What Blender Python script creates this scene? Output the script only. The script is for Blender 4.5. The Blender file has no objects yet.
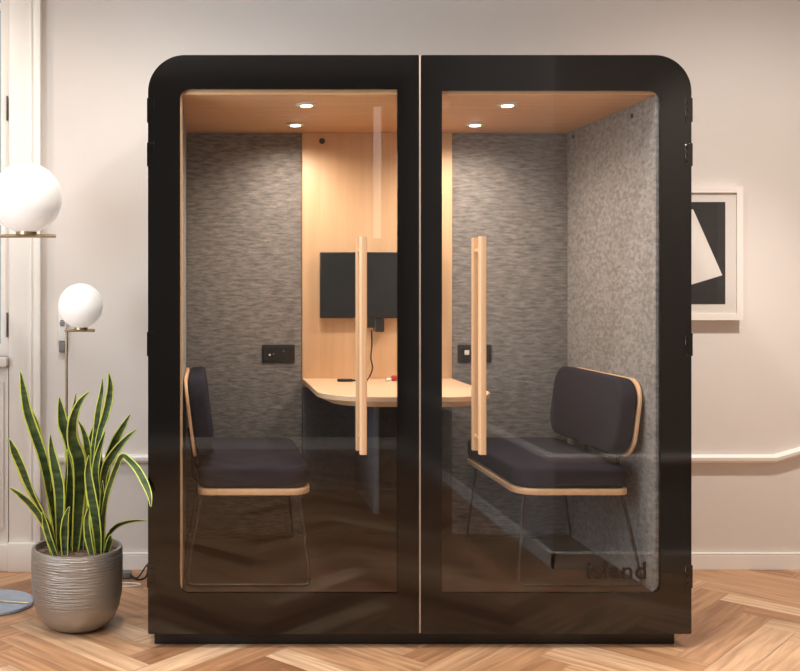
import bpy, bmesh, math, random
from mathutils import Vector, Matrix
random.seed(7)
S = bpy.context.scene
COL = S.collection
PI = math.pi

# ---------------------------------------------------------------- camera
CX, CY, CZ = -0.817, -3.8, 1.3604
cam = bpy.data.cameras.new('camera')
cam.sensor_fit = 'HORIZONTAL'; cam.sensor_width = 36; cam.lens = 45
cam.shift_x = 195/800; cam.shift_y = -45.5/800
cam.clip_start = 0.05
co = bpy.data.objects.new('camera', cam); COL.objects.link(co)
co.location = (CX, CY, CZ); co.rotation_euler = (PI/2, 0, 0)
S.camera = co

def at(px, py, Y):
    """the place that stands at depth Y and is seen at photograph position px, py"""
    s = (Y-CY)/1000
    return Vector((CX+(px-205)*s, Y, CZ-(py-290)*s))

# ---------------------------------------------------------------- materials
def srgb(r, g, b):
    f = lambda c: (c/255/12.92) if c/255 <= .04045 else ((c/255+.055)/1.055)**2.4
    return (f(r), f(g), f(b), 1)

def mat(name, col, rough=.5, metal=0, spec=.5, ior=None, emit=None, estr=0, bump=None, var=None, coat=0, sheen=0):
    """bump=(scale, strength[, stretch]); var=(scale, col2[, stretch, lo, hi])"""
    m = bpy.data.materials.new(name); m.use_nodes = True
    nt = m.node_tree; N = nt.nodes; L = nt.links
    b = N['Principled BSDF']
    b.inputs['Base Color'].default_value = col
    b.inputs['Roughness'].default_value = rough
    b.inputs['Metallic'].default_value = metal
    b.inputs['Specular IOR Level'].default_value = spec
    if ior: b.inputs['IOR'].default_value = ior
    if coat: b.inputs['Coat Weight'].default_value = coat
    if sheen: b.inputs['Sheen Weight'].default_value = sheen
    if emit:
        b.inputs['Emission Color'].default_value = emit
        b.inputs['Emission Strength'].default_value = estr
    tc = N.new('ShaderNodeTexCoord')
    def noise(scale, stretch, detail=5):
        mp = N.new('ShaderNodeMapping'); mp.inputs['Scale'].default_value = stretch
        L.new(tc.outputs['Object'], mp.inputs['Vector'])
        n = N.new('ShaderNodeTexNoise'); n.inputs['Scale'].default_value = scale
        n.inputs['Detail'].default_value = detail; n.inputs['Roughness'].default_value = .6
        L.new(mp.outputs['Vector'], n.inputs['Vector'])
        return n
    if var:
        n = noise(var[0], var[2] if len(var) > 2 else (1, 1, 1))
        r = N.new('ShaderNodeValToRGB')
        lo, hi = (var[3], var[4]) if len(var) > 4 else (.35, .65)
        r.color_ramp.elements[0].position = lo; r.color_ramp.elements[0].color = col
        r.color_ramp.elements[1].position = hi; r.color_ramp.elements[1].color = var[1]
        L.new(n.outputs['Fac'], r.inputs['Fac']); L.new(r.outputs['Color'], b.inputs['Base Color'])
    if bump:
        n = noise(bump[0], bump[2] if len(bump) > 2 else (1, 1, 1), 4)
        bp = N.new('ShaderNodeBump'); bp.inputs['Strength'].default_value = bump[1]; bp.inputs['Distance'].default_value = .01
        L.new(n.outputs['Fac'], bp.inputs['Height']); L.new(bp.outputs['Normal'], b.inputs['Normal'])
    return m

def wood(name, c1, c2, rough=.45, axis=2, scale=1.0):
    st = [14, 14, 14]; st[axis] = .7
    return mat(name, c1, rough, var=(2.2*scale, c2, tuple(st), .3, .72), bump=(6*scale, .04, tuple(st)))

def glass_mat(name, tint=(.975, .98, .975, 1), f0=.045):
    """clear sheet: lets light straight through, mirrors by angle (Schlick), the same from both sides"""
    m = bpy.data.materials.new(name); m.use_nodes = True
    nt = m.node_tree; N = nt.nodes; L = nt.links
    N.remove(N['Principled BSDF']); out = N['Material Output']
    t = N.new('ShaderNodeBsdfTransparent'); t.inputs['Color'].default_value = tint
    g = N.new('ShaderNodeBsdfGlossy'); g.inputs['Roughness'].default_value = 0.0
    ge = N.new('ShaderNodeNewGeometry')
    dt = N.new('ShaderNodeVectorMath'); dt.operation = 'DOT_PRODUCT'
    L.new(ge.outputs['Incoming'], dt.inputs[0]); L.new(ge.outputs['Normal'], dt.inputs[1])
    def mth(op, a, b):
        q = N.new('ShaderNodeMath'); q.operation = op
        for i, v in enumerate((a, b)):
            if v is None: continue
            if isinstance(v, (int, float)): q.inputs[i].default_value = v
            else: L.new(v, q.inputs[i])
        return q.outputs[0]
    c = mth('ABSOLUTE', dt.outputs['Value'], None)
    f = mth('ADD', mth('MULTIPLY', mth('POWER', mth('SUBTRACT', 1.0, c), 5.0), 1-f0), f0)
    mx = N.new('ShaderNodeMixShader')
    L.new(f, mx.inputs[0]); L.new(t.outputs[0], mx.inputs[1]); L.new(g.outputs[0], mx.inputs[2])
    L.new(mx.outputs[0], out.inputs['Surface'])
    return m

M = {}
M['wall'] = mat('wall_paint', srgb(222, 214, 207), .85, bump=(60, .04), var=(1.2, srgb(218, 210, 203)))
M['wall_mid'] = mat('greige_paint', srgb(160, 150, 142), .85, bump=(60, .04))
M['shaded_panel'] = mat('shaded_panel', srgb(78, 74, 70), .95, spec=.1, var=(30, srgb(90, 86, 81)), bump=(90, .4))  # dark tone holds the shade on the back panel below the table
M['wall_dark'] = mat('taupe_paint', srgb(120, 112, 104), .85, bump=(60, .04))
M['trim'] = mat('trim_paint', srgb(240, 236, 230), .5, bump=(30, .02))
M['ceil'] = mat('ceiling_paint', srgb(235, 230, 224), .9, bump=(60, .03))
M['black'] = mat('black_glossy', srgb(9, 9, 9), .09, ior=1.6, var=(3, srgb(11, 10, 10)))
M['black_satin'] = mat('black_satin', srgb(24, 23, 22), .45, var=(8, srgb(30, 28, 27)))
M['glass'] = glass_mat('door_glass', (.975, .98, .975, 1), .045)
M['pane'] = glass_mat('thin_glass', (.985, .985, .985, 1), .02)
M['oak'] = wood('light_oak', srgb(225, 190, 153), srgb(215, 176, 136), .45, 2)
M['oak_y'] = wood('oak_ceiling', srgb(222, 178, 136), srgb(208, 160, 116), .5, 0)
M['oak_x'] = wood('oak_table', srgb(228, 198, 166), srgb(218, 184, 150), .4, 0)
M['handle'] = wood('oak_handle', srgb(232, 192, 152), srgb(222, 178, 134), .4, 2, 1.6)
M['ply'] = wood('ply_edge', srgb(232, 192, 152), srgb(222, 178, 136), .5, 1, 2)
def felt(name, stretch, sc):
    return mat(name, srgb(102, 100, 99), .95, spec=.1, var=(sc, srgb(150, 146, 143), stretch, .33, .67), bump=(sc*3, .4, stretch), sheen=.2)
M['felt_back'] = felt('felt_streaked', (1.0, 1, 4.6), 18)
M['felt_side'] = felt('felt_mottled', (2, 1.5, 2.8), 24)
M['felt_blue'] = mat('felt_slate', srgb(84, 88, 96), .95, spec=.1, var=(60, srgb(96, 100, 108)), bump=(150, .3))
M['fabric'] = mat('charcoal_fabric', srgb(38, 37, 46), .95, spec=.05, var=(90, srgb(47, 46, 56)))
M['podfloor'] = wood('pod_floor_wood', srgb(62, 40, 27), srgb(46, 29, 20), .4, 0, .7)
M['screen'] = mat('screen_black', srgb(37, 42, 45), .22, ior=1.5, var=(5, srgb(40, 45, 48)))
M['plastic_black'] = mat('black_plastic', srgb(27, 26, 26), .4, var=(20, srgb(32, 31, 30)))
M['plastic_white'] = mat('white_plastic', srgb(232, 230, 226), .4, var=(12, srgb(226, 224, 220)))
M['grey_plastic'] = mat('grey_plastic', srgb(120, 119, 118), .5, var=(30, srgb(104, 103, 102)))
M['metal_dark'] = mat('dark_rod_metal', srgb(70, 62, 56), .35, metal=.8, var=(10, srgb(82, 72, 64)))
M['brass'] = mat('brushed_brass', srgb(196, 178, 148), .34, metal=.9, var=(30, srgb(180, 162, 132)))
M['steel'] = mat('steel_blue_sheen', srgb(176, 194, 218), .25, metal=.4, var=(20, srgb(168, 186, 210)))  # blue tint stands for window daylight mirrored in the lamp base
M['seal'] = mat('pale_seal', srgb(214, 196, 176), .4, var=(10, srgb(206, 188, 168)))
M['opal'] = mat('opal_glass', srgb(246, 244, 240), .12, ior=1.45, emit=(1, .93, .86, 1), estr=.28, var=(2, srgb(244, 241, 236)))
M['glowing'] = mat('glow_strip_surface', srgb(230, 228, 222), .5, emit=(1, .95, .88, 1), estr=1.5, var=(3, srgb(226, 224, 218)))  # emission for the strip added behind the camera
M['led'] = mat('downlight_lens', srgb(255, 240, 220), .3, emit=(1, .82, .6, 1), estr=16, var=(2, srgb(255, 238, 216)))
M['white_frame'] = mat('white_frame_paint', srgb(236, 228, 220), .4, bump=(40, .02))
M['mat_board'] = mat('mat_board', srgb(226, 218, 210), .9, bump=(200, .03))
M['print_black'] = mat('black_paper', srgb(42, 40, 39), .85, var=(30, srgb(48, 46, 44)))
M['print_white'] = mat('white_paper', srgb(232, 224, 216), .9, var=(30, srgb(228, 220, 212)))
M['soil'] = mat('potting_soil', srgb(52, 38, 31), .95, var=(55, srgb(140, 112, 94)), bump=(60, .9))
M['decal'] = mat('dark_lettering', srgb(34, 24, 19), .4, var=(20, srgb(38, 27, 21)))
M['red'] = mat('red_wrapper', srgb(170, 50, 50), .45, var=(30, srgb(190, 80, 70)))

# planter: silvery grey-brown with fine uneven horizontal ribs
def planter_mat():
    m = mat('ribbed_silver_glaze', srgb(164, 159, 152), .36, metal=.5)
    nt = m.node_tree; N = nt.nodes; L = nt.links; b = N['Principled BSDF']
    tc = N.new('ShaderNodeTexCoord'); mp = N.new('ShaderNodeMapping'); mp.inputs['Scale'].default_value = (3, 3, 70)
    L.new(tc.outputs['Object'], mp.inputs['Vector'])
    n = N.new('ShaderNodeTexNoise'); n.inputs['Scale'].default_value = 2.6; n.inputs['Detail'].default_value = 3
    L.new(mp.outputs['Vector'], n.inputs['Vector'])
    sp = N.new('ShaderNodeSeparateXYZ'); L.new(tc.outputs['Object'], sp.inputs[0])
    mr = N.new('ShaderNodeMapRange'); mr.inputs[1].default_value = .085; mr.inputs[2].default_value = .12
    L.new(sp.outputs['Z'], mr.inputs[0])
    bp = N.new('ShaderNodeBump'); bp.inputs['Distance'].default_value = .012
    mu = N.new('ShaderNodeMath'); mu.operation = 'MULTIPLY'; mu.inputs[1].default_value = .75
    L.new(mr.outputs[0], mu.inputs[0]); L.new(mu.outputs[0], bp.inputs['Strength'])
    L.new(n.outputs['Fac'], bp.inputs['Height']); L.new(bp.outputs['Normal'], b.inputs['Normal'])
    return m
M['planter'] = planter_mat()

def leaf_mat():
    m = mat('snake_leaf', srgb(40, 66, 40), .48, spec=.35)
    nt = m.node_tree; N = nt.nodes; L = nt.links; b = N['Principled BSDF']
    uv = N.new('ShaderNodeUVMap'); sp = N.new('ShaderNodeSeparateXYZ'); L.new(uv.outputs[0], sp.inputs[0])
    # bands across the leaf
    tc = N.new('ShaderNodeTexCoord'); mp = N.new('ShaderNodeMapping'); mp.inputs['Scale'].default_value = (9, 9, 32)
    L.new(tc.outputs['Object'], mp.inputs['Vector'])
    n = N.new('ShaderNodeTexNoise'); n.inputs['Scale'].default_value = 1.6; n.inputs['Detail'].default_value = 3
    L.new(mp.outputs['Vector'], n.inputs['Vector'])
    r = N.new('ShaderNodeValToRGB')
    r.color_ramp.elements[0].position = .34; r.color_ramp.elements[0].color = srgb(44, 62, 38)
    r.color_ramp.elements[1].position = .72; r.color_ramp.elements[1].color = srgb(88, 108, 62)
    L.new(n.outputs['Fac'], r.inputs['Fac'])
    # distance from the midline: |u - .5|
    a = N.new('ShaderNodeMath'); a.operation = 'SUBTRACT'; a.inputs[1].default_value = .5; L.new(sp.outputs['X'], a.inputs[0])
    a2 = N.new('ShaderNodeMath'); a2.operation = 'ABSOLUTE'; L.new(a.outputs[0], a2.inputs[0])
    n2 = N.new('ShaderNodeMath'); n2.operation = 'MULTIPLY_ADD'; n2.inputs[1].default_value = .06
    L.new(n.outputs['Fac'], n2.inputs[0]); L.new(a2.outputs[0], n2.inputs[2])
    mr = N.new('ShaderNodeMapRange'); mr.inputs[1].default_value = .385; mr.inputs[2].default_value = .43
    L.new(n2.outputs[0], mr.inputs[0])
    mx = N.new('ShaderNodeMix'); mx.data_type = 'RGBA'; mx.inputs[7].default_value = srgb(212, 218, 96)
    L.new(mr.outputs[0], mx.inputs[0]); L.new(r.outputs['Color'], mx.inputs[6]); L.new(mx.outputs[2], b.inputs['Base Color'])
    return m
M['leaf'] = leaf_mat()

def floor_mat():
    m = mat('oak_herringbone', srgb(190, 140, 100), .38)
    nt = m.node_tree; N = nt.nodes; L = nt.links; b = N['Principled BSDF']
    uv = N.new('ShaderNodeUVMap')
    mp = N.new('ShaderNodeMapping'); mp.inputs['Scale'].default_value = (1.6, 22, 1)
    L.new(uv.outputs[0], mp.inputs['Vector'])
    n = N.new('ShaderNodeTexNoise'); n.inputs['Scale'].default_value = 1.5; n.inputs['Detail'].default_value = 6; n.inputs['Distortion'].default_value = .7
    L.new(mp.outputs[0], n.inputs['Vector'])
    at_ = N.new('ShaderNodeAttribute'); at_.attribute_name = 'plank'
    r = N.new('ShaderNodeValToRGB'); cr = r.color_ramp
    cr.elements[0].position = 0; cr.elements[0].color = srgb(156, 112, 80)
    cr.elements[1].position = 1; cr.elements[1].color = srgb(226, 190, 154)
    e = cr.elements.new(.35); e.color = srgb(188, 142, 104)
    e = cr.elements.new(.7); e.color = srgb(206, 163, 125)
    L.new(at_.outputs['Fac'], r.inputs['Fac'])
    r2 = N.new('ShaderNodeValToRGB')
    r2.color_ramp.elements[0].position = .32; r2.color_ramp.elements[0].color = (.52, .46, .42, 1)
    r2.color_ramp.elements[1].position = .66; r2.color_ramp.elements[1].color = (1.12, 1.1, 1.08, 1)
    L.new(n.outputs['Fac'], r2.inputs['Fac'])
    mx = N.new('ShaderNodeMix'); mx.data_type = 'RGBA'; mx.blend_type = 'MULTIPLY'; mx.inputs[0].default_value = .8
    L.new(r.outputs[0], mx.inputs[6]); L.new(r2.outputs[0], mx.inputs[7]); L.new(mx.outputs[2], b.inputs['Base Color'])
    bp = N.new('ShaderNodeBump'); bp.inputs['Strength'].default_value = .12; bp.inputs['Distance'].default_value = .01
    L.new(n.outputs['Fac'], bp.inputs['Height']); L.new(bp.outputs['Normal'], b.inputs['Normal'])
    return m
M['floor'] = floor_mat()

# ---------------------------------------------------------------- mesh helpers
def rrect(x0, x1, z0, z1, r, n=8):
    """rounded rectangle outline; r is one radius or (low left, low right, top right, top left)"""
    if not isinstance(r, (tuple, list)): r = (r,)*4
    pts = []
    for (cx, cz, sx, sz, rr, a0) in ((x0, z0, 1, 1, r[0], PI), (x1, z0, -1, 1, r[1], 1.5*PI), (x1, z1, -1, -1, r[2], 0), (x0, z1, 1, -1, r[3], .5*PI)):
        if rr <= 1e-6: pts.append((cx, cz)); continue
        for k in range(n+1):
            a = a0+k/n*PI/2
            pts.append((cx+sx*rr+rr*math.cos(a), cz+sz*rr+rr*math.sin(a)))
    return pts

class MB:
    def __init__(s): s.b = bmesh.new(); s.smooth = False
    def _bevel(s, verts, w, seg):
        vs = set(verts)
        es = [e for e in s.b.edges if e.verts[0] in vs and e.verts[1] in vs]
        bmesh.ops.bevel(s.b, geom=es, offset=w, segments=seg, affect='EDGES', profile=.5, clamp_overlap=True)
    def box(s, x0, x1, y0, y1, z0, z1, bev=0, seg=2, mtx=None):
        r = bmesh.ops.create_cube(s.b, size=1)
        for v in r['verts']:
            v.co = Vector((x0+(v.co.x+.5)*(x1-x0), y0+(v.co.y+.5)*(y1-y0), z0+(v.co.z+.5)*(z1-z0)))
            if mtx: v.co = mtx @ v.co
        if bev: s._bevel(r['verts'], bev, seg)
        return s
    def prism(s, outer, d0, d1, holes=(), axis='y', bev=0, seg=2, mtx=None):
        """outline in the plane across `axis`, pushed from d0 to d1: y->(x,z)  z->(x,y)  x->(y,z)"""
        def P(u, v, d):
            p = Vector({'y': (u, d, v), 'z': (u, v, d), 'x': (d, u, v)}[axis])
            return mtx @ p if mtx else p
        loops = [list(outer)]+[list(h) for h in holes]
        edges = []; vl = []
        for lp in loops:
            vs = [s.b.verts.new(P(u, v, d0)) for u, v in lp]; vl += vs
            for i in range(len(vs)): edges.append(s.b.edges.new((vs[i], vs[(i+1) % len(vs)])))
        if holes:
            g = bmesh.ops.triangle_fill(s.b, use_beauty=True, edges=edges)
            faces = [f for f in g['geom'] if isinstance(f, bmesh.types.BMFace)]
        else:
            faces = [s.b.faces.new(vl)]
        ex = bmesh.ops.extrude_face_region(s.b, geom=faces)
        d = P(0, 0, d1)-P(0, 0, d0)
        nv = [g for g in ex['geom'] if isinstance(g, bmesh.types.BMVert)]
        bmesh.ops.translate(s.b, verts=nv, vec=d)
        if bev:
            nvs = set(nv); ov = set(vl)
            es = [e for e in s.b.edges if ((e.verts[0] in nvs and e.verts[1] in nvs) or (e.verts[0] in ov and e.verts[1] in ov)) and len(e.link_faces) == 2 and e.calc_face_angle(0) > .9]
            bmesh.ops.bevel(s.b, geom=es, offset=bev, segments=seg, affect='EDGES', profile=.5, clamp_overlap=True)
        return s
    def tube(s, pts, r, n=10, cap=True):
        pts = [Vector(p) for p in pts]; rings = []
        rr = r if isinstance(r, (list, tuple)) else [r]*len(pts)
        up = None
        for i, p in enumerate(pts):
            t = (pts[min(i+1, len(pts)-1)]-pts[max(i-1, 0)]).normalized()
            if up is None:
                up = Vector((0, 0, 1)) if abs(t.z) < .9 else Vector((1, 0, 0))
            a = t.cross(up).normalized(); bb = a.cross(t).normalized(); up = bb
            rings.append([s.b.verts.new(p+(a*math.cos(k/n*2*PI)+bb*math.sin(k/n*2*PI))*rr[i]) for k in range(n)])
        for i in range(len(rings)-1):
            for k in range(n):
                s.b.faces.new((rings[i][k], rings[i][(k+1) % n], rings[i+1][(k+1) % n], rings[i+1][k]))
        if cap:
            s.b.faces.new(list(reversed(rings[0]))); s.b.faces.new(rings[-1])
        return s
    def lathe(s, prof, c=(0, 0, 0), n=48, mtx=None):
        """profile of (r, z), turned round the vertical"""
        rings = []
        for r, z in prof:
            if r < 1e-6: rings.append([s.b.verts.new((c[0], c[1], c[2]+z))])
            else: rings.append([s.b.verts.new((c[0]+r*math.cos(k/n*2*PI), c[1]+r*math.sin(k/n*2*PI), c[2]+z)) for k in range(n)])
        for a, b in zip(rings, rings[1:]):
            for k in range(n):
                if len(a) == 1 and len(b) == 1: continue
                if len(a) == 1: s.b.faces.new((a[0], b[(k+1) % n], b[k]))
                elif len(b) == 1: s.b.faces.new((a[k], a[(k+1) % n], b[0]))
                else: s.b.faces.new((a[k], a[(k+1) % n], b[(k+1) % n], b[k]))
        if mtx: bmesh.ops.transform(s.b, matrix=mtx, verts=s.b.verts[:])
        return s
    def build(s, name, m, parent=None, smooth=None):
        bmesh.ops.recalc_face_normals(s.b, faces=s.b.faces[:])
        me = bpy.data.meshes.new(name)
        if parent is not None:
            w = Matrix.Translation(-wloc(parent)); bmesh.ops.transform(s.b, matrix=w, verts=s.b.verts[:])
        s.b.to_mesh(me); s.b.free()
        me.materials.append(m)
        for p in me.polygons: p.use_smooth = True
        me.set_sharp_from_angle(angle=math.radians(38 if smooth is None else smooth))
        o = bpy.data.objects.new(name, me); COL.objects.link(o)
        if parent is not None: o.parent = parent
        return o

def wloc(o):
    v = Vector(o.location)
    while o.parent: o = o.parent; v = v+Vector(o.location)
    return v
def thing(name, label, cat, loc, group=None):
    o = bpy.data.objects.new(name, None); COL.objects.link(o); o.location = loc
    o.empty_display_size = .1
    o['label'] = label; o['category'] = cat
    if group: o['group'] = group
    return o
def tag(o, label, cat, group=None):
    o['label'] = label; o['category'] = cat
    if group: o['group'] = group
    return o
def struct(o, label=None):
    o['kind'] = 'structure'
    if label: o['label'] = label
    return o
def arc(c, r, a0, a1, n=8):
    return [(c[0]+r*math.cos(a0+(a1-a0)*k/n), c[1]+r*math.sin(a0+(a1-a0)*k/n)) for k in range(n+1)]
def smoothpath(pts, n=6):
    P = [Vector(p) for p in pts]; out = []
    for i in range(len(P)-1):
        p0 = P[max(i-1, 0)]; p1 = P[i]; p2 = P[i+1]; p3 = P[min(i+2, len(P)-1)]
        for k in range(n):
            t = k/n
            out.append(.5*((2*p1)+(p2-p0)*t+(2*p0-5*p1+4*p2-p3)*t*t+(3*p1-p0-3*p2+p3)*t**3))
    out.append(P[-1]); return out

# ================================================================ THE ROOM
WY = 1.076                     # back wall
XL, XR, YR, ZC = -2.75, 2.75, -4.75, 3.2
XC, YC = .89, -1.076           # corner of the side wall that shows in the right door's glass

# herringbone floor: one mesh of planks
def herringbone():
    w, n = .12, 6; Lp = w*n
    bm = bmesh.new(); uvl = bm.loops.layers.uv.new('UVMap')
    pl = bm.faces.layers.float.new('plank')
    rot = Matrix.Rotation(PI/4, 4, 'Z'); g = .0006
    def add(x0, y0, lx, ly):
        c = rot @ Vector((x0+lx/2, y0+ly/2, 0))
        if not (XL-.5 < c.x < XR+.5 and YR-.5 < c.y < WY+.5): return
        vs = [bm.verts.new(rot @ Vector(p)) for p in ((x0+g, y0+g, 0), (x0+lx-g, y0+g, 0), (x0+lx-g, y0+ly-g, 0), (x0+g, y0+ly-g, 0))]
        f = bm.faces.new(vs); f[pl] = min(1, max(0, random.gauss(.5, .24)))
        ou, ov = random.uniform(0, 90), random.uniform(0, 90)
        uv = [(0, 0), (lx, 0), (lx, ly), (0, ly)]
        for lp, (u, v) in zip(f.loops, uv):
            if ly > lx: u, v = v, u
            lp[uvl].uv = (u+ou, v+ov)
    for i in range(-90, 91):
        for j in range(-14, 15):
            bx = i*w+j*2*Lp*0; 
            # herringbone lattice: steps (w, w) and (L, -L)
            ox = i*w+j*Lp; oy = i*w-j*Lp
            add(ox, oy, Lp, w)
            add(ox+Lp-w-Lp+w*0, oy+w*0+w, w, Lp) if False else add(ox, oy+w, w, Lp)
    me = bpy.data.meshes.new('floor'); 
    # dark sub-floor just below so joints stay closed
    z = -.012
    f = bm.faces.new([bm.verts.new(p) for p in ((XL, YR, z), (XR, YR, z), (XR, WY+.05, z), (XL, WY+.05, z))]); f[pl] = 0
    bm.to_mesh(me); bm.free(); me.materials.append(M['floor'])
    o = bpy.data.objects.new('floor', me); COL.objects.link(o)
    return struct(o, 'warm oak herringbone floor')
herringbone()

T = .12
WX1 = at(9, 0, WY).x           # right side of the window opening in the back wall
WX0 = -2.62; WZ0, WZ1 = 1.035, 2.95
m = MB(); m.prism([(XL, 0), (XR, 0), (XR, ZC), (XL, ZC)], WY, WY+T, holes=[[(WX0, WZ0), (WX1, WZ0), (WX1, WZ1), (WX0, WZ1)]])
struct(m.build('wall_back', M['wall']), 'warm off-white painted wall behind the booth')
m = MB().box(XL, XR, YR, WY+T, ZC, ZC+.1); struct(m.build('ceiling', M['ceil']))
# left wall with a window that lets daylight in
m = MB(); m.prism([(YR, 0), (WY, 0), (WY, ZC), (YR, ZC)], XL-T, XL, holes=[[(-3.2, .9), (-.6, .9), (-.6, 2.85), (-3.2, 2.85)]], axis='x')
struct(m.build('wall_left', M['wall']))
m = MB().prism([(YR, 0), (YC, 0), (YC, ZC), (YR, ZC)], XC, XC+.14, axis='x'); struct(m.build('wall_right', M['wall_mid']))
m = MB().box(XC+.14, XR, YC-.14, YC, 0, ZC); struct(m.build('wall_return', M['wall_mid']))
m = MB().box(XR, XR+.12, YC-.14, WY+T, 0, ZC); struct(m.build('wall_side', M['wall']))
m = MB().box(XL, XC+.14, YR-.12, YR, 0, ZC); struct(m.build('wall_rear', M['wall_dark']))

BX0, BX1 = at(52, 0, WY).x, XR
def board(name, path, h, t, mtl, label=None):
    """skirting board: path of two (x, y) on the wall face, t stands off towards n"""
    m = MB()
    for (x0, x1, y0, y1) in path:
        m.box(x0, x1, y0, y1, 0, h-.010, .002, 1)
        e = .014 if y1 < 1 else 0
        m.box(x0-e*(x1-x0 < .1), x1, y0-e*(y1 > 1), y1+e*(y1 < 1), h-.0102, h, .003, 2)
    return struct(m.build(name, mtl), label)
board('baseboard_back', [(BX0, BX1, WY-.018, WY)], .082, .018, M['trim'], 'white skirting board along the back wall')
board('baseboard_right', [(XC-.018, XC, YR, YC+.018)], .082, .018, M['trim'])
board('baseboard_return', [(XC-.018, XR, YC, YC+.018)], .082, .018, M['trim'])
board('baseboard_rear', [(XL, XC-.018, YR, YR+.018)], .1, .018, M['trim'])
# chair rails
RZ = CZ-.1695*4.86
prof = [(0, -.018), (-.020, -.016), (-.026, -.008), (-.034, -.003), (-.036, .012), (-.028, .020), (0, .022)]
def rail(name, p0s, label=None):
    """p0s: list of (point, outward 2-d normal) stations"""
    m = MB(); rings = []
    for (x, y, z, nx, ny) in p0s:
        rings.append([m.b.verts.new((x-nx*d, y-ny*d, z+h)) for d, h in prof])
    k = len(prof)
    for a, b in zip(rings, rings[1:]):
        for i in range(k): m.b.faces.new((a[i], a[(i+1) % k], b[(i+1) % k], b[i]))
    m.b.faces.new(rings[0]); m.b.faces.new(list(reversed(rings[-1])))
    return struct(m.build(name, M['trim']), label)
xk = at(776, 0, 1.05).x
rail('trim_1', [(at(53, 0, WY).x, WY, RZ, 0, -1), (xk, WY, RZ, 0, -1), (xk+.45, WY, RZ+.45*.29, 0, -1), (XR, WY, RZ+.45*.29, 0, -1)], 'white chair rail along the back wall, rising at the right')
rail('trim_2', [(XC, YR, RZ, -1, 0), (XC, YC, RZ, -1, 1), (XR, YC, RZ, 0, 1)])

# window and its casing at the left edge
m = MB()
ZT = ZC
for a, b, d in ((9, 29, .030), (29, 32, .036), (32, 34.5, .028), (34.5, 41, .048)):
    m.box(at(a, 0, WY-.03).x, at(b, 0, WY-.03).x, WY-d, WY, .14, ZT, .004, 2)
m.box(at(7.5, 0, WY-.05).x, at(42, 0, WY-.05).x, WY-.058, WY, 0, .14, .006, 2)
struct(m.build('trim_3', M['trim']), 'fluted window casing with plinth block')
m = MB().box(XL, at(7.5, 0, WY-.05).x, WY-.05, WY, 0, .13, .006, 2)
m.box(XL, at(7, 0, WY-.05).x, WY-.022, WY, .13, WZ0-.05, .003)
m.box(XL+.3, at(3, 0, WY-.05).x, WY-.032, WY-.022, .2, WZ0-.12, .004)
struct(m.build('trim_4', M['trim']), 'white panelling below the window')
m = MB().box(XL, at(7.5, 0, WY-.05).x, WY-.075, WY+.06, WZ0-.045, WZ0, .008, 2)
wf = MB()
wf.prism([(WX0, WZ0), (WX1, WZ0), (WX1, WZ1), (WX0, WZ1)], WY+.03, WY+.075, holes=[[(WX0+.045, WZ0+.06), (WX1-.045, WZ0+.06), (WX1-.045, WZ1-.05), (WX0+.045, WZ1-.05)]])
wf.box((WX0+WX1)/2-.02, (WX0+WX1)/2+.02, WY+.035, WY+.07, WZ0+.06, WZ1-.05)
for zb in (1.68, 2.74):
    wf.box(WX0+.045, WX1-.045, WY+.035, WY+.07, zb, zb+.03)
w1 = struct(wf.build('window_1', M['trim']), 'tall white sash window at the left edge')
m.build('window_sill', M['trim'], w1)
MB().box(WX0+.04, WX1-.04, WY+.050, WY+.055, WZ0+.055, WZ1-.045).build('window_pane', M['pane'], w1)
m = MB()
for z in (1.19, 2.25): m.box(WX1-.016, WX1-.010, WY+.006, WY+.030, z-.06, z+.06, .002)
m.build('window_hinge', M['grey_plastic'], w1)
wf = MB()
for (a, b) in ((-3.2, -1.92), (-1.88, -.6)):
    wf.prism([(a, .9), (b, .9), (b, 2.85), (a, 2.85)], XL-.09, XL-.04, holes=[[(a+.06, .96), (b-.06, .96), (b-.06, 2.79), (a+.06, 2.79)]], axis='x')
w2 = struct(wf.build('window_2', M['trim']))
MB().box(XL-.07, XL-.065, -3.15, -.65, .95, 2.8).build('window_pane', M['pane'], w2)

wx = .655  # unseen lit strip, added to put a pale streak in the left door glass
m = MB().prism([(wx-.09, 1.74), (wx+.09, 1.74), (wx+.09, 3.0), (wx-.09, 3.0)], YR, YR+.03, holes=[[(wx-.036, 1.80), (wx+.036, 1.80), (wx+.036, 2.93), (wx-.036, 2.93)]])
w3 = struct(m.build('glow_strip', M['wall_dark']), 'unseen added daylit window at the far end of the room')
MB().box(wx-.036, wx+.036, YR+.004, YR+.008, 1.80, 2.93).build('window_pane', M['glowing'], w3)  # emitting sheet of the added strip

# ================================================================ THE BOOTH
def fx(p): return (p-420)*.0038
ZB, ZTOP = CZ-(634-290)*.0038, CZ+(290-55)*.0038        # .053 .. 2.253
X0, X1 = fx(148), fx(691.5)
IX = .905; IZ0, IZ1 = .20, 2.106; IYB = .95
pod = thing('office_booth', 'black two-door glass office booth with rounded top corners and oak handles', 'office booth', (0, .5, 0))
R = .140
m = MB()
m.prism(rrect(X0+.004, X1-.004, ZB, ZTOP-.004, (.01, .01, R, R), 12), .0165, 1.0, holes=[rrect(-IX-.02, IX+.02, IZ0-.02, IZ1+.03, .01, 2)])
m.prism(rrect(X0+.004, X1-.004, ZB, ZTOP-.004, (.01, .01, R, R), 12), 1.0, 1.02)
m.build('shell', M['black_satin'], pod)
MB().box(X0+.022, X1-.045, .040, .98, 0, ZB, .004).build('plinth', M['black_satin'], pod)
MB().box(-IX-.018, IX+.018, .018, .998, IZ0-.019, IZ0, .002).build('floor_panel', M['podfloor'], pod)
MB().box(-IX-.018, IX+.018, .018, .998, IZ1, IZ1+.028, .001).build('ceiling_panel', M['oak_y'], pod)
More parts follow.
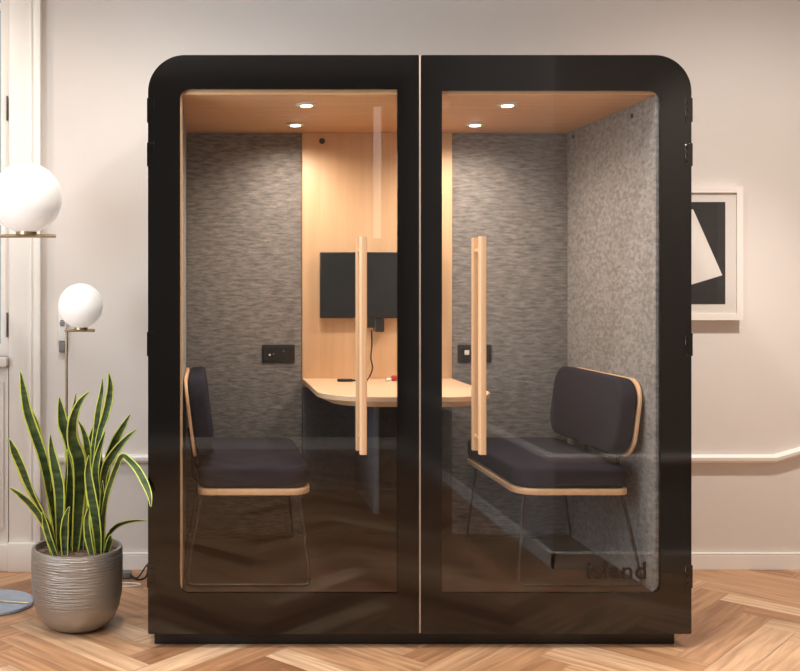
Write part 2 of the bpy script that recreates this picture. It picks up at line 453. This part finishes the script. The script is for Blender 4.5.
for s in (-1, 1):
    MB().box(*sorted((s*IX, s*(IX+.019))), .046, .998, IZ0+.0005, IZ1-.0005).build('felt_side_wall', M['felt_side'], pod)
    MB().box(*sorted((s*(IX-.001), s*(IX+.019))), .018, .0455, IZ0+.0005, IZ1-.0005, .002).build('edge_strip', M['ply'] if s < 0 else M['felt_side'], pod)  # left strip is pale to carry the felt edge brightened at grazing view
    MB().box(*sorted((s*.3575, s*(IX-.0005))), IYB, .998, IZ0+.0005, IZ1-.0005, .003).build('felt_back_wall', M['felt_back'], pod)
MB().box(-.356, .356, IYB-.006, .998, .8985, IZ1-.0005, .002).build('oak_back_panel', M['oak'], pod)
MB().box(-.356, .356, IYB-.002, .998, .4155, .898, .002).build('shaded_lower_panel', M['shaded_panel'], pod)  # dark colour stands for shade on the oak panel under the table
MB().box(-.356, .356, IYB-.002, .998, IZ0+.0005, .415, .002).build('shaded_base_panel', M['podfloor'], pod)  # dark wood where the oak panel runs down into shade
MB().lathe([(0, .006), (.012, .005), (.014, 0), (0, 0)], n=16, mtx=Matrix.Translation(at(322, 141, IYB-.006)) @ Matrix.Rotation(PI/2, 4, 'X')).build('sensor', M['plastic_black'], pod)
for y_, z_ in ((.86, 2.075), (.22, 2.06)):
    MB().box(IX-.012, IX-.0005, y_-.004, y_+.004, z_-.010, z_+.010, .003).build('peg', M['plastic_black'], pod)
for dx, dy in ((-.411, .21), (-.411, .69), (.396, .21), (.396, .69)):
    d = MB().lathe([(0, -.003), (.026, -.003), (.040, -.001), (.042, .0), (.042, .004), (0, .004)], (dx, dy, IZ1-.0045), 28).build('downlight', M['black_satin'] if False else M['plastic_white'], pod)
    MB().lathe([(0, -.0055), (.022, -.0045), (.023, -.003), (0, -.003)], (dx, dy, IZ1-.0048), 24).build('lens', M['led'], d)
    L = bpy.data.lights.new('booth_downlight', 'SPOT'); L.energy = 31 if dy < .5 else 22; L.color = (1, .82, .67); L.spot_size = math.radians(168); L.spot_blend = 1; L.shadow_soft_size = .03
    lo = bpy.data.objects.new('booth_downlight', L); COL.objects.link(lo); lo.location = (dx, dy, IZ1-.025)

def door(side):
    o0, o1 = (X0, fx(419)) if side < 0 else (fx(421.3), X1)
    if side < 0: g0, g1, gz1 = fx(180), fx(397.5), CZ+201*.0038
    else: g0, g1, gz1 = fx(442), fx(660.5), CZ+199.5*.0038
    gz0 = CZ-303*.0038
    ro = (0.006, .004, .004, R) if side < 0 else (.004, .006, R, .004)
    ri = (.034, .003, .003, .034) if side < 0 else (.003, .034, .034, .003)
    ops = rrect(o0, o1, ZB, ZTOP, ro, 14); ips = rrect(g0, g1, gz0, gz1, ri, 6)
    m = MB().prism(ops, 0, .0155, holes=[ips], bev=0)
    d = m.build('door', M['black'], pod)
    d['label'] = ('left' if side < 0 else 'right')+' glass door with wide black border'
    MB().prism(rrect(g0+.0005, g1-.0005, gz0+.0005, gz1-.0005, ri, 6), .004, .012).build('glass_pane', M['glass'], d)
    # back to back oak handles
    hx = side*.2235
    h = MB()
    h.prism(rrect(hx-.013, hx+.013, -.062, -.030, .007, 4), .744, 1.561, axis='z')
    h.prism(rrect(hx-.013, hx+.013, .038, .064, .007, 4), .744, 1.561, axis='z')
    for z in (.80, 1.51):
        h.tube([(hx, -.035, z), (hx, .003, z)], .0075, 12); h.tube([(hx, .013, z), (hx, .045, z)], .0075, 12)
    hh = h.build('handle', M['handle'], d); hh['label'] = 'oak bar handle'
    # hinges with three bolts each
    ex = o0 if side < 0 else o1
    for py0, py1 in (((98, 122), (142.5, 166), (332, 356), (565, 588)) if side < 0 else ((98, 122), (143, 166), (333, 356), (565, 588))):
        z1 = CZ-(py0-290)*.0038; z0 = CZ-(py1-290)*.0038
        k = MB()
        xa, xb = sorted((ex-side*.024, ex+side*.004))
        k.box(xa, xb, -.0025, -.0004, z0, z1, .001, 1)
        xa, xb = sorted((ex+side*.0005, ex+side*.004)); k.box(xa, xb, -.0004, .03, z0, z1, .001, 1)
        for q in range(3):
            zz = z0+(z1-z0)*(.2+.3*q)
            k.lathe([(0, .003), (.0045, .003), (.0055, 0), (0, 0)], n=12, mtx=None) if False else None
            k.tube([(ex-side*.012, -.0055, zz), (ex-side*.012, -.0025, zz)], .0055, 12)
        k.build('hinge', M['black'], d)
    if side > 0:
        cu = bpy.data.curves.new('lettering', 'FONT'); cu.body = 'island'; cu.size = .090; cu.extrude = .0006
        cu.space_character = 1.06; cu.offset = .0012
        t = bpy.data.objects.new('lettering', cu); COL.objects.link(t)
        dg = bpy.context.evaluated_depsgraph_get(); me = bpy.data.meshes.new_from_object(t.evaluated_get(dg))
        bpy.data.objects.remove(t)
        xs = [v.co.x for v in me.vertices]; ys = [v.co.y for v in me.vertices]
        W = fx(646.5)-fx(588); H = 17.5*.0038
        sx = W/(max(xs)-min(xs)); sy = H/(max(ys)-min(ys))
        base = Vector((fx(588), .0032, CZ-(579.5-290)*.0038))
        for v in me.vertices:
            v.co = base+Vector(((v.co.x-min(xs))*sx, -v.co.z, (v.co.y-min(ys))*sy))-wloc(pod)
        me.materials.clear(); me.materials.append(M['decal']); me.name = 'lettering'
        t = bpy.data.objects.new('lettering', me); COL.objects.link(t); t.parent = d
        t['label'] = 'dark lettering reading island on the glass'
    return d
door(-1); door(1)
MB().box(fx(419)+.0012, fx(421.3)-.0012, .004, .0155, ZB+.002, ZTOP-.002).build('door_seal', M['seal'], pod)

# ---------------------------------------------------------------- benches
def bench(side, label):
    """side -1 against the left felt wall, +1 against the right one"""
    t = thing('bench', label, 'bench', (side*.63, .54, IZ0), 'benches in the booth')
    sx = lambda a, b: sorted((side*a, side*b))
    y0, y1 = .105, .925
    xa, xb = sx(.400, .846)
    ri = (.09, .045, .045, .09) if side > 0 else (.045, .09, .09, .045)
    MB().prism(rrect(xa, xb, y0, y1, ri, 8), .558, .582, axis='z', bev=.003).build('seat_board', M['ply'], t)['label'] = 'pale plywood seat board'
    MB().prism(rrect(xa+.002, xb-.002, y0+.003, y1-.003, ri, 8), .5825, .668, axis='z', bev=.022, seg=4).build('seat_cushion', M['fabric'], t)['label'] = 'charcoal seat cushion'
    # backrest leans out towards the wall
    zb, zt, yb0, yb1 = .696, 1.010, .105, .865
    lean = math.atan2(.040, zt-zb)
    mt = Matrix.Translation((side*.850, 0, zb)) @ Matrix.Rotation(side*lean, 4, 'Y')
    out = rrect(yb0, yb1, 0, zt-zb, .10, 8)
    d0, d1 = (0, side*.012)
    MB().prism(out, d0, d1, axis='x', mtx=mt, bev=.002).build('back_board', M['ply'], t)['label'] = 'pale plywood back board'
    out = rrect(yb0+.002, yb1-.002, .002, zt-zb-.002, .098, 8)
    MB().prism(out, -side*.001, -side*.074, axis='x', mtx=mt, bev=.018, seg=4).build('back_cushion', M['fabric'], t)['label'] = 'charcoal back cushion'
    for y in (.28, .62):
        MB().tube([(side*.838, y, .562), (side*.866, y, .60), (side*.868, y, .70), (side*.884, y, .80)], .007, 8).build('back_bracket', M['metal_dark'], t)
    for y, dy in ((.15, -.04), (.84, .03)):
        pts = [(side*.445, y, .552), (side*.44, y, .53), (side*.408, y+dy, .235), (side*.412, y+dy, .213), (side*.43, y+dy, .2072), (side*.865, y+dy, .2072), (side*.885, y+dy, .213), (side*.889, y+dy, .235), (side*.835, y, .53), (side*.83, y, .552)]
        MB().tube(pts, .0065, 10).build('sled_leg', M['metal_dark'], t)
    return t
bench(-1, 'charcoal cushioned bench with pale plywood edges on the left, by the left felt wall')
bench(1, 'charcoal cushioned bench with pale plywood edges on the right, by the right felt wall')

# ---------------------------------------------------------------- table
tb = thing('wall_table', 'pale oak table with rounded front corners fixed to the oak back panel', 'table', (0, .6, IZ0))
def table_outline(h, yf, rad, n=10):
    return [(-h, .9425), (-h, yf+rad)]+arc((-h+rad, yf+rad), rad, PI, 1.5*PI, n)+arc((h-rad, yf+rad), rad, 1.5*PI, 2*PI, n)+[(h, yf+rad), (h, .9425)]
m = MB(); rings = []
for h, yf, rad, z in ((.353, .132, .208, .941), (.355, .130, .21, .939), (.355, .130, .21, .921), (.300, .150, .17, .8985)):
    rings.append([m.b.verts.new((x, y, z)) for x, y in table_outline(h, yf, rad)])
for a, b in zip(rings, rings[1:]):
    for i in range(len(a)): m.b.faces.new((a[i], a[(i+1) % len(a)], b[(i+1) % len(a)], b[i]))
m.b.faces.new(rings[0]); m.b.faces.new(list(reversed(rings[-1])))
m.build('table_top', M['oak_x'], tb, 25)
MB().prism([(.42, .415), (.925, .415), (.925, .897), (.42, .897)], -.106, -.082, axis='x', bev=.003).build('support_panel', M['felt_blue'], tb)['label'] = 'slate grey felt support panel'
MB().box(-.354, -.107, .925, .9465, .415, .897, .003).build('modesty_panel', M['felt_blue'], tb)

# things on and over the table
tv = thing('wall_monitor', 'black flat monitor mounted on the oak panel above the table', 'monitor', (0, .93, 1.38))
MB().box(-.277, .277, .885, .915, 1.228, 1.538, .004, 2).build('housing', M['plastic_black'], tv)
MB().box(-.272, .272, .8835, .8848, 1.238, 1.533).build('screen', M['screen'], tv)
MB().box(-.10, .10, .9155, .943, 1.30, 1.46, .003).build('wall_mount', M['plastic_black'], tv)
ad = thing('video_adapter', 'small black adapter box with two knobs hanging below the monitor', 'adapter', at(376, 325, .91))
a = at(367, 318.5, .90); b_ = at(384, 332, .90)
MB().box(a.x, a.x+.034, .885, .925, b_.z+.02, 1.2275, .004).build('plug', M['plastic_black'], ad)
MB().box(a.x+.038, b_.x, .89, .925, b_.z, 1.2275, .006).build('body', M['plastic_black'], ad)
MB().box(a.x+.030, a.x+.042, .895, .92, b_.z+.004, 1.226, .002).build('connector', M['grey_plastic'], ad)
cb = thing('video_cable', 'black cable dropping from the adapter box to the table top', 'cable', (-.03, .88, .945))
p = [at(371.5, 330, .905), at(371.8, 345, .90), at(370.8, 358, .895), at(372.5, 368, .88)]
p = [Vector(q) for q in p]+[Vector((-.060, .82, .955)), Vector((-.085, .78, .9455)), Vector((-.125, .78, .9455))]
MB().tube(smoothpath(p, 6), .0035, 8).build('cord', M['plastic_black'], cb)
c0 = at(340, 377, .80); c1 = at(356, 376.5, .80)
MB().box(-.212, -.140, .765, .785, .9415, .954, .004).build('plug', M['plastic_black'], cb)
MB().tube([(-.141, .778, .9475), (-.12, .78, .9455)], .0045, 8).build('strain_relief', M['plastic_black'], cb)
pk = thing('snack_packet', 'small red and white packet on the table near the monitor cable', 'packet', (.07, .80, .941))
MB().box(.043, .091, .79, .83, .9415, .966, .006).build('wrapper', M['red'], pk)
MB().box(.015, .041, .79, .82, .9415, .955, .005).build('wrapper_end', M['plastic_white'], pk)

# sockets in the felt
def socket(px0, px1, side, label):
    a = at(px0, 344.5, IYB-.004); b = at(px1, 362.5, IYB-.004)
    t = thing('wall_socket', label, 'socket', ((a.x+b.x)/2, IYB, (a.z+b.z)/2), 'sockets in the booth')
    MB().box(a.x, b.x, IYB-.009, IYB-.0004, b.z, a.z, .003, 2).build('cover_plate', M['plastic_black'], t)
    zc = (a.z+b.z)/2; w = b.x-a.x
    for k, f in enumerate((.27, .73)):
        xx = a.x+w*f
        MB().prism(rrect(xx-.03, xx+.03, zc-.03, zc+.03, .006, 3), IYB-.011, IYB-.0092, holes=[rrect(xx-.022, xx+.022, zc-.022, zc+.022, .02, 6)]).build('insert', M['plastic_black'], t)
    xx = a.x+w*.27
    if side < 0:
        for dx, dz, r in ((-.006, -.006, .005), (.012, -.002, .004), (.06, .012, .004)):
            MB().tube([(xx+dx, IYB-.0125, zc+dz), (xx+dx, IYB-.0095, zc+dz)], r, 10).build('contact', M['plastic_white'] if dx < 0 else M['grey_plastic'], t)
    else:
        MB().box(xx-.011, xx+.011, IYB-.013, IYB-.0095, zc-.006, zc+.016, .001).build('port', M['plastic_white'], t)['label'] = 'white port insert'
    return t
socket(262, 295, -1, 'black double socket plate on the felt wall left of the oak panel')
socket(457.5, 491, 1, 'black socket plate with a white port, right of the oak panel')

# ================================================================ LEFT SIDE OF THE ROOM
def globe_lamp(Y, gx, gz, gr, bx0, bx1, bz, br, stemx, dr, label, extra=False):
    t = thing('globe_floor_lamp', label, 'floor lamp', (stemx, Y, 0), 'globe floor lamps')
    n = 28
    MB().lathe([(gr*math.sin(k/n*PI), -gr*math.cos(k/n*PI)) for k in range(n+1)], (gx, Y, gz), 48).build('globe', M['opal'], t)['label'] = 'white opal glass globe'
    MB().lathe([(0, bz+br*.6-gz), (gr*.30, bz+br*.6-gz), (gr*.30, -gr*.955), (0, -gr*.955)], (gx, Y, gz), 24).build('globe_seat', M['brass'], t)
    MB().tube([(bx0, Y, bz), (bx1, Y, bz)], br, 16).build('arm', M['brass'], t)
    MB().tube([(stemx, Y, .015), (stemx, Y, bz)], br*.9, 14).build('stem', M['brass'], t)
    MB().lathe([(0, 0), (dr-.004, 0), (dr, .004), (dr, .010), (dr-.003, .014), (0, .014)], (stemx, Y, 0.0004), 56).build('base', M['steel'], t)
    if extra:
        MB().tube([(stemx, Y-.01, .0185), (stemx+dr-.012, Y-.045, .0185)], .0042, 10).build('base_glint', M['brass'], t)  # brass rod put in for the reflected streak across the base
    return t
globe_lamp(.53, -1.590, 1.758, .153, -1.739, -1.462, 1.5945, .0078, -1.73, .17, 'taller globe floor lamp with the big white globe at the left edge', True)
globe_lamp(.64, -1.368, 1.290, .100, -1.440, -1.306, 1.181, .0066, -1.432, .105, 'shorter globe floor lamp standing behind the snake plant')

# wall device behind the small lamp
wi = thing('wall_intercom', 'slim white wall device with a round grey grille behind the smaller globe', 'intercom', (at(62, 0, WY).x, WY, 1.19))
a = at(58.3, 306, WY-.02); b = at(66.5, 341, WY-.02)
MB().box(a.x, b.x, WY-.028, WY-.0005, b.z, a.z, .005, 2).build('housing', M['plastic_white'], wi)
MB().box(a.x+.003, b.x-.003, WY-.024, WY-.0005, b.z-.055, b.z-.0005, .004).build('lower_shadow', M['grey_plastic'], wi)  # grey block in place of the shadow and cable below the housing
cc = at(62.2, 323.5, WY-.03)
m = MB()
for q in range(4): m.box(cc.x-.013+.003*(q in (0, 3)), cc.x+.013-.003*(q in (0, 3)), WY-.031, WY-.0282, cc.z-.013+q*.008, cc.z-.010+q*.008+.002)
m.build('speaker_grille', M['grey_plastic'], wi)

# cables on the floor beside the booth
ct = thing('power_adapter', 'grey and black power adapter with cable on the floor behind the planter', 'power adapter', (-1.21, .93, 0))
MB().box(-1.235, -1.165, .90, .95, .0008, .032, .007, 2).build('brick', M['grey_plastic'], ct)
p = [(-1.168, .925, .015), (-1.14, .90, .006), (-1.12, .92, .02), (-1.10, .95, .045), (-1.07, .99, .07), (-1.045, 1.035, .075), (-1.00, 1.04, .055), (-.96, 1.04, .05)]
MB().tube(smoothpath(p, 6), .004, 8).build('cord', M['plastic_black'], ct)
p = [(-1.168, .915, .012), (-1.135, .88, .006), (-1.10, .91, .0052), (-1.085, .96, .03), (-1.06, 1.03, .06)]
MB().tube(smoothpath(p, 6), .004, 8).build('cord', M['plastic_black'], ct)
p = [(-1.38, .86, .0038), (-1.30, .80, .0038), (-1.20, .775, .0038), (-1.125, .79, .0038), (-1.118, .815, .0038), (-1.16, .83, .0038), (-1.25, .84, .0038), (-1.33, .9, .0038)]
tag(MB().tube(smoothpath(p, 6), .0035, 8).build('charging_cable', M['plastic_white']), 'white cable looped on the floor behind the planter', 'cable')

# framed picture right of the booth
fp = thing('framed_picture', 'white framed black and white print hanging right of the booth', 'picture', (1.507, WY, 1.537))
fx0, fx1, fz0, fz1 = 1.227, 1.787, 1.2145, 1.862
MB().prism([(fx0, fz0), (fx1, fz0), (fx1, fz1), (fx0, fz1)], WY-.038, WY-.0006, holes=[[(fx0+.03, fz0+.03), (fx1-.03, fz0+.03), (fx1-.03, fz1-.03), (fx0+.03, fz1-.03)]]).build('frame', M['white_frame'], fp)
MB().box(fx0+.03, fx1-.03, WY-.028, WY-.006, fz0+.03, fz1-.03).build('mat_board', M['mat_board'], fp)
pr = MB().box(1.315, 1.705, WY-.0292, WY-.0282, 1.292, 1.787).build('print', M['print_black'], fp)
MB().prism([(1.548, 1.752), (1.352, 1.69), (1.42, 1.350), (1.690, 1.432)], WY-.0304, WY-.0294).build('paper_shape', M['print_white'], pr)
MB().box(fx0+.03, fx1-.03, WY-.0345, WY-.033, fz0+.03, fz1-.03).build('glazing', M['pane'], fp)

# ================================================================ SNAKE PLANT
PX, PY = -1.335, .255
pl = thing('potted_snake_plant', 'snake plant with yellow edged leaves in a ribbed silver grey planter', 'potted plant', (PX, PY, 0))
prof = [(0, .001), (.075, .001), (.105, .004), (.132, .020), (.154, .046), (.171, .086), (.181, .140), (.184, .200), (.184, .270), (.183, .316), (.180, .323), (.169, .323), (.165, .317), (.163, .29), (.160, .27), (0, .27)]
MB().lathe(prof, (PX, PY, 0), 72).build('planter', M['planter'], pl)
m = MB(); rs = [(0, .308), (.05, .308), (.09, .306), (.125, .305), (.1605, .303), (.1605, .275), (0, .275)]
m.lathe(rs, (PX, PY, 0), 40)
for v in m.b.verts:
    if v.co.z > .295: v.co.z += random.uniform(-.004, .004)
m.build('soil', M['soil'], pl)

def leaf(pts, ws, y0, y1, turn=0, fold=.18):
    """pts: seen positions from tip to base; ws: widths in the same unit; y0/y1 depth offset at base/tip"""
    k = len(pts)
    P = []; W = []
    for i, (x, y) in enumerate(pts):
        t = i/(k-1)
        Y = PY+y0*t+y1*(1-t)
        px, py = 5+x/3.44, 365+y/3.44
        P.append(at(px, py, Y)); W.append(max(ws[i], 1)/3.44*(Y-CY)/1000)
    base = P[-1]; 
    P[-1] = Vector((base.x, base.y, min(base.z, .300)))
    n = 5
    path = smoothpath(P, n)
    wid = []
    for i in range(k-1):
        for q in range(n): wid.append(W[i]+(W[i+1]-W[i])*q/n)
    wid.append(W[-1])
    bm = bmesh.new(); uvl = bm.loops.layers.uv.new('UVMap')
    rows = []; nc = 8; tw = random.uniform(.35, .8)*random.choice((-1, 1))
    for i, p in enumerate(path):
        tg = (path[max(i-1, 0)]-path[min(i+1, len(path)-1)]).normalized()
        f = i/(len(path)-1)
        an = turn+tw*math.sin(f*3.4-.6)
        view = Vector((math.sin(an), -math.cos(an), .0))
        sd = tg.cross(view)
        if sd.length < .05: sd = Vector((1, 0, 0))
        sd.normalize(); nn = sd.cross(tg).normalized()
        row = []
        ww = wid[i]*1.06/max(.6, abs(math.cos(an)))
        for c in range(nc+1):
            u = c/nc-.5
            row.append((bm.verts.new(p+sd*u*ww+nn*(abs(u)*2)**1.6*ww*fold), c/nc))
        rows.append(row)
    for i in range(len(rows)-1):
        for c in range(nc):
            q = (rows[i][c], rows[i][c+1], rows[i+1][c+1], rows[i+1][c])
            f = bm.faces.new([v for v, _ in q])
            for lp, (v, u) in zip(f.loops, q): lp[uvl].uv = (u, i/len(rows))
    w = Matrix.Translation(-wloc(pl)); bmesh.ops.transform(bm, matrix=w, verts=bm.verts[:])
    bmesh.ops.recalc_face_normals(bm, faces=bm.faces[:])
    bmesh.ops.solidify(bm, geom=bm.faces[:], thickness=.0022)
    me = bpy.data.meshes.new('leaf'); bm.to_mesh(me); bm.free(); me.materials.append(M['leaf'])
    for p in me.polygons: p.use_smooth = True
    o = bpy.data.objects.new('leaf', me); COL.objects.link(o); o.parent = pl
    return o

B = 648
leaf([(53, 18), (64, 90), (76, 160), (98, 230), (128, 320), (152, 430), (172, 540), (182, B)], [2, 24, 30, 31, 29, 27, 22, 15], .03, -.01, .25)
leaf([(86, 140), (108, 200), (122, 270), (140, 380), (160, 500), (176, B)], [2, 22, 24, 22, 20, 14], .06, .05, -.3)
leaf([(14, 252), (34, 295), (62, 350), (96, 425), (130, 490), (158, 550), (180, B)], [2, 30, 36, 40, 40, 30, 16], -.04, -.09, -.35)
leaf([(14, 421), (50, 446), (88, 478), (118, 515), (140, 560), (166, B)], [2, 18, 26, 26, 22, 15], -.06, -.10, .3)
leaf([(155, 238), (160, 290), (172, 345), (186, 410), (190, 480), (188, 560), (186, B)], [2, 22, 34, 40, 36, 26, 16], -.02, -.03, .2)
leaf([(187, 110), (192, 150), (198, 200), (210, 245), (220, 300), (214, 420), (208, 540), (205, B)], [2, 24, 38, 30, 22, 26, 26, 16], .05, .02, .25)
leaf([(243, 98), (240, 135), (232, 180), (224, 230), (222, 300), (228, 420), (225, B)], [2, 12, 20, 24, 24, 24, 16], .07, .06, -.2)
leaf([(292, 90), (262, 122), (240, 165), (228, 215), (230, 270), (246, 320), (252, 400), (247, 520), (240, B)], [2, 20, 28, 32, 36, 40, 40, 34, 20], -.03, -.05, .15)
leaf([(252, 190), (268, 220), (280, 262), (282, 310), (272, 380), (268, 500), (262, B)], [2, 16, 24, 28, 26, 24, 15], .02, .0, -.3)
leaf([(302, 215), (294, 250), (286, 300), (276, 400), (256, 580), (246, B)], [2, 15, 18, 22, 20, 13], .08, .08, .3)
leaf([(335, 44), (334, 90), (326, 140), (320, 190), (316, 235), (304, 320), (292, 450), (286, B)], [2, 16, 22, 24, 22, 22, 22, 15], .05, .04, -.2)
leaf([(356, 26), (362, 70), (358, 120), (346, 175), (330, 225), (318, 290), (308, 420), (300, B)], [2, 20, 28, 27, 22, 20, 22, 15], .02, .01, .2)
leaf([(344, 226), (330, 270), (318, 320), (312, 370), (318, 460), (316, B)], [2, 16, 24, 26, 24, 15], -.01, -.02, .3)
leaf([(336, 250), (326, 300), (326, 350), (334, 420), (330, B)], [2, 18, 22, 22, 14], .05, .03, -.3)
leaf([(432, 168), (410, 205), (384, 248), (364, 290), (350, 330), (340, 420), (326, 520), (320, B)], [2, 20, 28, 26, 22, 18, 18, 13], .06, .05, .2)
leaf([(453, 222), (425, 246), (392, 280), (362, 320), (342, 360), (334, 440), (336, B)], [2, 16, 24, 30, 26, 20, 14], .0, -.02, -.2)
leaf([(502, 488), (496, 448), (480, 405), (456, 360), (430, 330), (404, 312), (384, 350), (362, 410), (346, 470), (334, 560), (326, B)], [2, 17, 24, 24, 20, 16, 18, 18, 16, 14, 12], .03, -.39, .25)
leaf([(492, 536), (455, 535), (415, 541), (378, 556), (352, 590), (338, B)], [2, 8, 11, 13, 13, 11], .04, .05, .1)
leaf([(288, 310), (286, 370), (298, 440), (312, 510), (320, 580), (322, B)], [3, 26, 36, 38, 32, 20], -.05, -.06, .2)
leaf([(222, 486), (208, 530), (203, 580), (206, B)], [2, 22, 26, 18], -.08, -.09, -.2)
leaf([(290, 482), (282, 530), (288, 590), (300, B)], [2, 20, 28, 20], -.07, -.09, .2)
leaf([(364, 582), (356, 605), (346, B)], [2, 22, 18], -.03, -.05, .3)
leaf([(128, 505), (140, 550), (156, 600), (176, B)], [3, 22, 26, 17], -.075, -.1, .1)
leaf([(236, 300), (236, 400), (230, 520), (222, B)], [3, 26, 30, 18], .04, .03, .1)
leaf([(336, 395), (336, 460), (332, 540), (332, B)], [2, 20, 26, 18], -.03, -.03, -.3)
leaf([(214, 290), (222, 360), (218, 460), (214, 560), (214, B)], [2, 18, 28, 28, 17], .01, .0, .4)
leaf([(160, 395), (166, 470), (172, 560), (180, B)], [2, 20, 24, 15], .03, .02, -.2)

# ================================================================ LIGHT
def area(name, loc, rot, sx, sy, e, col):
    L = bpy.data.lights.new(name, 'AREA'); L.shape = 'RECTANGLE'; L.size = sx; L.size_y = sy; L.energy = e; L.color = col
    o = bpy.data.objects.new(name, L); COL.objects.link(o); o.location = loc; o.rotation_euler = rot
    return o
def spot(loc, e, col, ang=150, blend=.8, r=.06):
    L = bpy.data.lights.new('overhead_spot', 'SPOT'); L.energy = e; L.color = col; L.spot_size = math.radians(ang); L.spot_blend = blend; L.shadow_soft_size = r
    o = bpy.data.objects.new('overhead_spot', L); COL.objects.link(o); o.location = loc
    return o
WARM = (1, .935, .865)
spot((-2.35, .42, ZC-.03), 44, (1, .86, .72))
spot((-1.15, -.15, ZC-.03), 95, WARM)
spot((1.75, -.07, ZC-.03), 88, WARM)
sp = spot((1.75, -.10, ZC-.03), 190, WARM, 50, 1); sp.rotation_euler = (.34, 0, 0)  # added accent without a known fixture, brightens the lower right wall
spot((.2, -.42, ZC-.03), 112, WARM)
sp = spot((1.55, -.5, ZC-.03), 150, WARM, 52, .5); sp.rotation_euler = (-.21, 0, 0)  # added to light the return wall so its trim reflects in the door
area('ceiling_lamp', (-.7, -1.7, ZC-.03), (0, 0, 0), .8, .8, 13, WARM)
area('ceiling_lamp', (-1.2, -3.0, ZC-.03), (0, 0, 0), .8, .8, 8, WARM)
area('window_daylight', (XL-.35, -1.9, 1.9), (0, -PI/2, 0), 1.9, 2.5, 135, (.78, .89, 1))
w = bpy.data.worlds.new('world'); S.world = w; w.use_nodes = True
bg = w.node_tree.nodes['Background']; bg.inputs['Color'].default_value = (.80, .92, .90, 1); bg.inputs['Strength'].default_value = .55

vs = S.view_settings
S.display_settings.display_device = 'sRGB'
vs.view_transform = 'Standard'; vs.look = 'None'; vs.gamma = 1; vs.exposure = 0; vs.use_curve_mapping = False
S.cycles.max_bounces = 10; S.cycles.diffuse_bounces = 5; S.cycles.glossy_bounces = 4; S.cycles.transparent_max_bounces = 12
S.cycles.sample_clamp_indirect = 6
S.cycles.use_denoising = True
